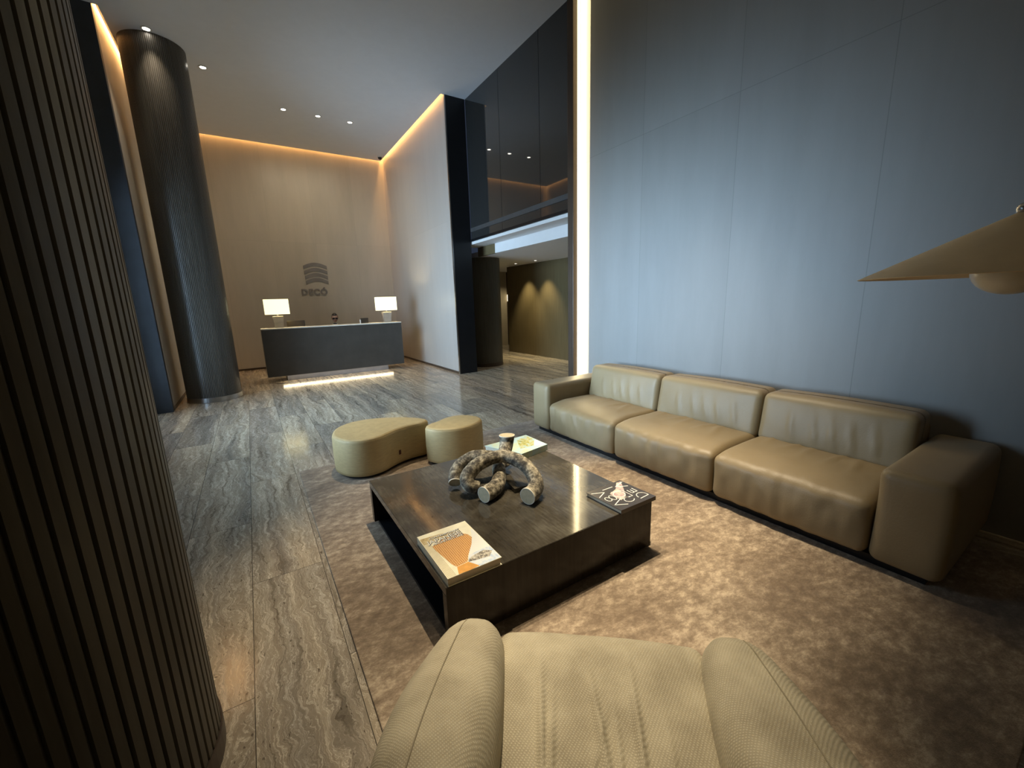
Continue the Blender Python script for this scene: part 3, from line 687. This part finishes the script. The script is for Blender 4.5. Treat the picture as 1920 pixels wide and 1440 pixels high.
# ------------------------------------------------------------------ books
def ribbon(bm, pts, wd, z0, z1, closed=False):
    pts = [Vector((p[0], p[1])) for p in pts]
    if closed: pts = pts+[pts[0]]
    for a, b in zip(pts, pts[1:]):
        d = (b-a).normalized(); n = Vector((-d.y, d.x))*wd/2; a2 = a-d*wd*.3; b2 = b+d*wd*.3
        prism([a2+n, a2-n, b2-n, b2+n], z0, z1, bm)
def book(name, label, quad, z0, h, cover, spine_side, group=None, pages='paper'):
    # quad: near-left, near-right, far-right, far-left in world xy
    c = sum((Vector(q) for q in quad), Vector((0, 0)))/4
    t = thing(name, label, 'book', (c.x, c.y, z0), 0, group)
    q = [Vector(p)-c for p in quad]
    def inset(k): return [(p.x*k, p.y*k) for p in q]
    obj('back_cover', prism(inset(1), 0, .003), cover, t)
    pg = prism(inset(.965), .003, h-.003); obj('pages', pg, pages, t)
    obj('front_cover', prism(inset(1), h-.003, h), cover, t)
    i = {'left': (3, 0), 'right': (1, 2), 'near': (0, 1), 'far': (2, 3)}[spine_side]
    a, b = q[i[0]], q[i[1]]; k = .985
    obj('spine', prism([(a.x, a.y), (b.x, b.y), (b.x*k, b.y*k), (a.x*k, a.y*k)], .003, h-.003), cover, t)
    return t, c
# Japanese architecture book
zt = TZ+.0005
t, c = book('coffee_table_book', 'thick cream architecture book with orange lattice tower on its cover', [(.597, 1.533), (.879, 1.530), (.881, 1.938), (.599, 1.938)], zt, .042, 'cover_cream', 'left')
def pr(pts): return [(x-c.x, y-c.y) for x, y in pts]
H = .042
bm = prism(pr([(.634, 1.809), (.684, 1.835), (.75, 1.845), (.806, 1.835), (.833, 1.806), (.838, 1.767), (.808, 1.712), (.751, 1.636), (.729, 1.597), (.668, 1.588), (.656, 1.619), (.645, 1.698), (.635, 1.769)]), H, H+.0005)
obj('tower_picture', bm, 'lattice', t)
bm = prism(pr([(.668, 1.586), (.729, 1.592), (.76, 1.535), (.711, 1.531), (.652, 1.534)]), H, H+.0005); obj('reflection_picture', bm, 'orange', t)
bm = prism(pr([(.838, 1.765), (.866, 1.84), (.877, 1.84), (.877, 1.636), (.756, 1.638)]), H, H+.0004); obj('sky_picture', bm, 'sky_print', t)
bm = prism(pr([(.754, 1.637), (.877, 1.650), (.877, 1.532), (.763, 1.532), (.731, 1.591)]), H, H+.0006); obj('sea_picture', bm, 'blue_print', t)
bm = prism(pr([(.736, 1.604), (.764, 1.62), (.834, 1.633), (.868, 1.603), (.835, 1.57), (.773, 1.58), (.731, 1.59)]), H, H+.0009); obj('building_picture', bm, 'ship_print', t)
bm = bmesh.new()
for i in range(7): ribbon(bm, pr([(.603+i*.006, 1.536), (.603+i*.005, 1.90-.012*i)]), .0016, H, H+.0004)
obj('column_picture', bm, mat('ochre_lines', (.45, .34, .16), .4), t)
bm = prism(pr([(.604, 1.845), (.80, 1.845), (.80, 1.86), (.72, 1.895), (.604, 1.905)]), H, H+.0003); obj('eaves_picture', bm, marks_mat('eaves_print', None, [(.30, .22, .10), (.55, .42, .20), (.70, .58, .34)], 22), t)
for b_, sz, x_, y_ in (('CONTEMPORARY', .021, .643, 1.872), ('JAPANESE', .043, .622, 1.834), ('ARCHITECTURE', .0235, .640, 1.812)):
    text(b_, sz*1.02, 'ink_black', t, (x_-c.x+.0015, y_-c.y-.0015, H+.0008), (0, 0, 0), .0003, .0018 if sz > .03 else .0009)
    text(b_, sz, 'ink_white', t, (x_-c.x, y_-c.y, H+.0015), (0, 0, 0), .0003, .0004)
# black ABV book
t, c = book('coffee_table_book', 'thin black book with white outlined letters on the table corner near the sofa', [(1.700, 1.522), (2.010, 1.520), (2.004, 1.815), (1.690, 1.812)], zt, .026, 'cover_black', 'near', pages='paper')
H = .026; bm = bmesh.new()
def P2(*pts): return pr(pts)
def arc(cx, cy, rx, ry, a0, a1, n=10): return [(cx+rx*math.cos(math.radians(a0+(a1-a0)*i/n)), cy+ry*math.sin(math.radians(a0+(a1-a0)*i/n))) for i in range(n+1)]
W_ = .0052
ribbon(bm, P2((1.706, 1.778), (1.787, 1.745), (1.712, 1.712)), W_, H, H+.0007)                          # V
ribbon(bm, P2((1.806, 1.626), (1.719, 1.590), (1.792, 1.552)), W_, H, H+.0007)                          # A
ribbon(bm, pr(arc(1.740, 1.664, .019, .026, 0, 360)), W_, H, H+.0007); ribbon(bm, pr(arc(1.778, 1.664, .019, .030, 0, 360)), W_, H, H+.0007)   # B
ribbon(bm, P2((1.800, 1.773), (1.885, 1.771)), W_, H, H+.0007)                                          # I
ribbon(bm, pr(arc(1.845, 1.590, .035, .028, 40, 330)), W_, H, H+.0007)                                  # C
ribbon(bm, pr(arc(1.845, 1.672, .040, .036, 0, 360, 16)), W_, H, H+.0007)                               # O
ribbon(bm, pr([(1.912, 1.556), (1.990, 1.562)]+arc(1.952, 1.570, .040, .044, 5, 175)), W_, H, H+.0007)  # D
ribbon(bm, P2((1.925, 1.680), (1.925, 1.636), (1.972, 1.636), (1.972, 1.682)), W_, H, H+.0007); ribbon(bm, P2((1.925, 1.640), (1.925, 1.640+.001)), W_, H, H+.0007)
ribbon(bm, P2((1.948, 1.636), (1.948, 1.672)), W_, H, H+.0007)                                          # E
ribbon(bm, P2((1.992, 1.785), (1.903, 1.760), (1.980, 1.722)), W_, H, H+.0007)                          # A
ribbon(bm, P2((1.815, 1.62), (1.90, 1.61), (1.90, 1.70), (1.82, 1.72)), W_*.7, H, H+.0007)
obj('cover_lettering', bm, 'ink_white', t)
bm = prism(pr([(1.797, 1.610), (1.86, 1.63), (1.935, 1.72), (1.992, 1.795), (1.955, 1.80), (1.88, 1.735), (1.80, 1.71)]), H, H+.0003); obj('cover_picture', bm, 'pink', t)
# pale book behind
t, c = book('coffee_table_book', 'pale green and blue picture book at the far corner of the table', [(1.707, 2.575), (2.005, 2.628), (2.000, 2.945), (1.553, 2.925)], zt, .052, 'cover_pale', 'near')
t.location.z = zt
H = .052
obj('garden_picture', prism(pr([(1.76, 2.68), (1.90, 2.68), (1.985, 2.80), (1.985, 2.925), (1.85, 2.87)]), H, H+.0006), 'green_print', t)
obj('sky_picture', prism(pr([(1.90, 2.665), (1.995, 2.64), (1.993, 2.79), (1.915, 2.71)]), H, H+.0005), 'cyan_print', t)
# dark box under the sculpture
o = obj('flat_box', box((-.065, -.16, 0), (.065, .16, .032), .003), 'veneer', None, (1.425, 2.275, zt)); o.rotation_euler = (0, 0, -.12)
tag(o, 'flat dark glossy book lying beneath the sculpture', 'book'); o.name = 'dark_book'

# ------------------------------------------------------------------ ottomans
def ottoman(pts, z, h, label, r=.035, tagpos=None):
    n = len(pts); cx = sum(p[0] for p in pts)/n; cy = sum(p[1] for p in pts)/n
    t = thing('ottoman', label, 'ottoman', (cx, cy, z), 0, 'curved ottomans')
    # smooth closed outline
    out = []
    for i in range(n):
        a, b, c, d = [Vector(pts[(i+k-1) % n]) for k in range(4)]
        for s in range(6):
            u = s/6; out.append(.5*((2*b)+(c-a)*u+(2*a-5*b+4*c-d)*u*u+(3*b-a-3*c+d)*u**3))
    for _ in range(3): out = [(out[i-1]+2*out[i]+out[(i+1) % len(out)])/4 for i in range(len(out))]
    m = len(out)
    ar = sum(out[i].x*out[(i+1) % m].y-out[(i+1) % m].x*out[i].y for i in range(m))
    if ar < 0: out.reverse()
    nor = []
    for i in range(m):
        d = (out[(i+1) % m]-out[i-1]).normalized(); nor.append(Vector((d.y, -d.x)))
    def loop(off, zz): return [bm.verts.new((out[i].x-nor[i].x*off-cx, out[i].y-nor[i].y*off-cy, zz)) for i in range(m)]
    bm = bmesh.new(); L = [loop(.02, .02), loop(.0, .03)]
    for k in range(1, 10): L.append(loop(-.004*math.sin(PI*k/10), .03+(h-r-.03)*k/10))
    for k in range(7): a = PI/2*k/6; L.append(loop(r*(1-math.cos(a)), h-r+r*math.sin(a)))
    for a, b in zip(L, L[1:]):
        for i in range(m): bm.faces.new((a[i], a[(i+1) % m], b[(i+1) % m], b[i]))
    top = bm.faces.new(L[-1]); bm.faces.new(L[0][::-1])
    bmesh.ops.triangulate(bm, faces=[top], quad_method='BEAUTY', ngon_method='BEAUTY')
    o = obj('cushion', bm, 'ott', t, smooth=True)
    # piping seam round the top edge
    bm = bmesh.new(); pts3 = [Vector((out[i].x-nor[i].x*r*.25-cx, out[i].y-nor[i].y*r*.25-cy, h-r*.35)) for i in range(m)]
    pts3.append(pts3[0]); tube(pts3[::3]+[pts3[0]], .0025, 6, 2, False, bm); obj('seam', bm, 'ott', t)
    bm = bmesh.new(); a = [bm.verts.new((out[i].x-nor[i].x*.03-cx, out[i].y-nor[i].y*.03-cy, 0)) for i in range(m)]; b = [bm.verts.new((v.co.x, v.co.y, .0195)) for v in a]
    for i in range(m): bm.faces.new((a[i], a[(i+1) % m], b[(i+1) % m], b[i]))
    bm.faces.new(a[::-1]); bm.faces.new(b); obj('foot', bm, 'black', t)
    if tagpos:
        x, y, rz = tagpos
        q = obj('label_tag', box((-.012, -.004, -.022), (.012, .002, .022)), 'tag', t); q.location = (x-cx, y-cy, .14); q.rotation_euler = (0, 0, rz)
        q = obj('back_seam', tube([(x-cx-.03, y-cy, .035), (x-cx-.03, y-cy-.001, .2), (x-cx-.03, y-cy+.002, h-.03)], .003, 6, 3), 'ott', t)
    return t
big = [(.520, 4.10), (.545, 3.93), (.62, 3.80), (.745, 3.735), (.89, 3.75), (1.00, 3.82), (1.11, 3.885), (1.25, 3.93), (1.40, 3.94), (1.465, 4.01), (1.42, 4.14), (1.29, 4.28), (1.13, 4.39), (.94, 4.46), (.74, 4.44), (.59, 4.31)]
sm = [(1.315, 3.80), (1.345, 3.69), (1.43, 3.60), (1.57, 3.545), (1.73, 3.56), (1.885, 3.655), (1.93, 3.80), (1.86, 3.94), (1.74, 4.01), (1.60, 3.99), (1.48, 3.92), (1.38, 3.88)]
ottoman(big, RZ, .385, 'larger kidney shaped golden beige ottoman at the rug edge', tagpos=(1.10, 3.875, .5))
ottoman([(x+.025, y-.03) for x, y in sm], RZ, .385, 'smaller rounded golden beige ottoman beside the coffee table')

# ------------------------------------------------------------------ sofa
SX = 2.85
t = thing('sofa', 'long three seat beige leather sofa against the grey blue wall', 'sofa', (SX, 2.2, RZ))
oy = -2.2
def wr(y, x, seed, amp, fx=7, fy=22):
    return amp*max(0, noise.noise(Vector((x*fx, y*fy, seed)))-.05)
seams = [.70, 1.66, 2.68, 3.70]
for k in range(3):
    y0, y1 = seams[k]+.003, seams[k+1]-.003; L = y1-y0
    cxx = .36; szx = .74
    def fn(p, L=L, k=k):
        u = p.x/.37; v = p.y/(L/2); q = p.copy()
        top = max(0, p.z/.19)
        q.z += top*(.018*(1-v*v)*(1-u*u)) - top*.085*max(0, -u-.30)**2
        if p.z > .12:
            wv = 0
            for j, (cy_, wd, am, sl) in enumerate(((-.28, .020, .006, .30), (-.12, .016, .007, -.2), (.04, .018, .005, .15), (.20, .02, .006, -.35), (.33, .016, .005, .2))):
                d = (p.y/L*1.0-cy_*1.0-sl*p.x*(.5+.3*k)); wv += am*math.exp(-(d/wd)**2)*math.exp(-((u-.25-.1*j)/.45)**2)
            q.z += 1.7*wv + .006*noise.noise(Vector((p.x*6, p.y*6, k*3.1)))
        if u < -.85:   # front face bulge and drag lines
            q.x -= .020*(1-v*v)*(1-(p.z/.2)**2)
            q.x += .012*noise.noise(Vector((p.y*14, p.z*5, k*2.0+7)))
            q.x -= .005*math.exp(-((p.y/L+.05*k-.1-.6*p.z)/.025)**2)+.004*math.exp(-((p.y/L-.22-.5*p.z)/.02)**2)
        return q
    obj('seat_cushion', rbox((szx, L, .365), .055, (26, 40, 12), fn, (cxx, (y0+y1)/2+oy, .055+.1825)), 'sofa', t, smooth=True)
    def fb(p, L=L, k=k):
        v = p.y/(L/2); q = p.copy(); z = p.z
        q.x += .30*(z+.17)*.62*(1 if p.x < 0 else .35)
        if p.x < 0:
            q.x -= .022*(1-v*v)*(1-(z/.2)**2)
            for j, (cy_, sl) in enumerate(((-.30, .25), (-.16, .3), (-.04, .35), (.08, .3), (.24, .2))):
                d = p.y/L-cy_-sl*(z)*(.8 if k else .6); q.x -= .011*math.exp(-(d/.014)**2)*math.exp(-((z+.03)/.11)**2)
            q.x += .004*noise.noise(Vector((p.y*7, z*7, k*5.0)))
        q.z += .010*(1-v*v)*max(0, z/.18)
        return q
    obj('back_cushion', rbox((.34, L, .40), .055, (10, 40, 18), fb, (.78, (y0+y1)/2+oy, .405+.175)), 'sofa', t, smooth=True)
def fa(sg):
    def f(p):
        q = p.copy(); q.x += .006*noise.noise(Vector((p.x*4, p.y*4, p.z*4+sg))); q.z += .006*noise.noise(Vector((p.x*3, p.y*3, sg)))
        q.y += sg*.008*(1-(p.z/.28)**2); return q
    return f
obj('armrest', rbox((1.08, .315, .565), .055, (20, 8, 12), fa(-1), (.535, .385+.157+oy, .045+.2825)), 'sofa', t, smooth=True)
obj('armrest', rbox((1.08, .325, .565), .055, (20, 8, 12), fa(1), (.535, 3.703+.165+oy, .045+.2825)), 'sofa', t, smooth=True)
obj('back_frame', box((.94, .72+oy, .05), (1.075, 3.69+oy, .66), .02), 'sofa', t)
obj('plinth', box((.06, .45+oy, 0), (1.03, 3.98+oy, .052)), 'black', t)

# ------------------------------------------------------------------ armchair
rz = math.atan2(-.647, .763)
t = thing('armchair', 'low armchair in sand coloured knit seen from behind at the bottom edge', 'armchair', (.88, .88, RZ), rz)
def fs(p):
    # seat: local y forward (0 = front), widest in front, wrinkles run front to back
    q = p.copy(); d = -(p.y-.40)        # 0 at front .. .8 back
    q.x *= 1-.24*min(1, d/.8)
    if p.z > 0:
        q.z -= .075*max(0, min(1, d/.6))**1.2
        q.z -= .008*math.exp(-(d/.07)**2)
        for cx_, sl, am, w_, c0, cw in ((-.20, .02, .012, .011, .36, .17), (-.165, -.05, .010, .010, .48, .2), (-.02, .15, .011, .012, .34, .14), (.035, .02, .008, .009, .45, .15), (.10, .03, .013, .012, .35, .17), (.19, .02, .008, .010, .50, .15), (.0, -.35, .006, .010, .38, .08)):
            q.z += 1.5*am*math.exp(-((p.x-cx_-sl*(d-.3))/w_)**2)*math.exp(-((d-c0)/cw)**2)
        q.z += .005*noise.noise(Vector((p.x*7, p.y*5, 1.5)))
    q.y += -.02*(p.x/.34)**2
    return q
obj('seat', rbox((.71, .80, .26), .05, (90, 60, 6), fs, (0, -.365, .303)), 'knit', t, smooth=True)
def arm(s):
    bm = bmesh.new(); rings = []; n = 36; M_ = 34
    for i in range(M_+1):
        u = i/M_; y = .015-.86*u
        k = math.sqrt(max(0, 1-(1-min(1, (u*.86)/.10))**2)) if u*.86 < .10 else 1   # rounded tip
        cx_ = .425+.015*math.sin(PI*u)-.03*u; hw = (.098+.045*math.sin(PI*min(1, u*1.05)))*(.25+.75*k)
        top = .46+.035*k+.13*u**1.3; bot = .12-.0*u; zc = (top+bot)/2; hh = (top-bot)/2
        bul = .05*math.sin(PI*min(1, u*1.1))
        ring = []
        for j in range(n):
            a = 2*PI*j/n; ca, sa = math.cos(a), math.sin(a); e = .62
            x_ = math.copysign(abs(ca)**e, ca)*hw; z_ = math.copysign(abs(sa)**e, sa)*hh*(.80+.2*k)
            if ca > 0: x_ += bul*(1-abs(sa)**2)
            ring.append(bm.verts.new((s*(cx_+x_), y, zc+z_)))
        rings.append(ring)
    for a, b in zip(rings, rings[1:]):
        for j in range(n): bm.faces.new((a[j], a[(j+1) % n], b[(j+1) % n], b[j]))
    bm.faces.new(rings[0]); bm.faces.new(rings[-1])
    o = obj('armrest', bm, 'knit', t, smooth=True)
    pts = []
    for i in range(3, M_, 3):
        vs = rings
    me = o.data; pts = [Vector(me.vertices[i*n+8].co)+Vector((0, 0, .001)) for i in range(2, M_, 2)]
    obj('seam', tube(pts, .0022, 6, 3), mat('seam_thread', (.30, .26, .18), .8), o)
arm(-1); arm(1)
def fk(p):
    q = p.copy(); q.y -= .20*(p.z+.3); q.y += .25*(p.x/.5)**2; return q
obj('backrest', rbox((.98, .14, .50), .06, (14, 3, 8), fk, (0, -.88, .42)), 'knit', t, smooth=True)
obj('base', box((-.40, -.78, .015), (.40, -.05, .15), .01), 'black', t)
for sx_, sy_ in ((-.34, -.08), (.34, -.08), (-.34, -.72), (.34, -.72)): obj('leg', lathe([(0, 0), (.02, 0), (.02, .018), (0, .018)], 12, (sx_, sy_, 0)), 'steel', t)

# ------------------------------------------------------------------ pendant lamp
t = thing('pendant_lamp', 'wide beige cone pendant lamp over the near sofa arm', 'lamp', (2.80, .357, 1.648))
obj('lamp_shade', lathe([(.51, 0), (.512, .002), (.022, .252), (.012, .254), (.012, .248), (.022, .246), (.506, .0)], 120), 'shade_off', t)
obj('globe', lathe([(0, -.085)]+[(.125*math.sin(a), .02-.105*math.cos(a)) for a in [PI*i/14 for i in range(1, 14)]]+[(0, .125)], 32), 'opal', t, smooth=True)
obj('finial', lathe([(0, .240)]+[(.026*math.sin(a), .268-.026*math.cos(a)) for a in [PI*i/10 for i in range(1, 10)]]+[(0, .294)], 20), 'pewter', t, smooth=True)
obj('cord', lathe([(0, .29), (.003, .29), (.003, CZ-1.655), (0, CZ-1.655)], 8), 'black', t)
obj('stem', lathe([(0, .10), (.006, .10), (.006, .23), (0, .23)], 8), 'pewter', t)
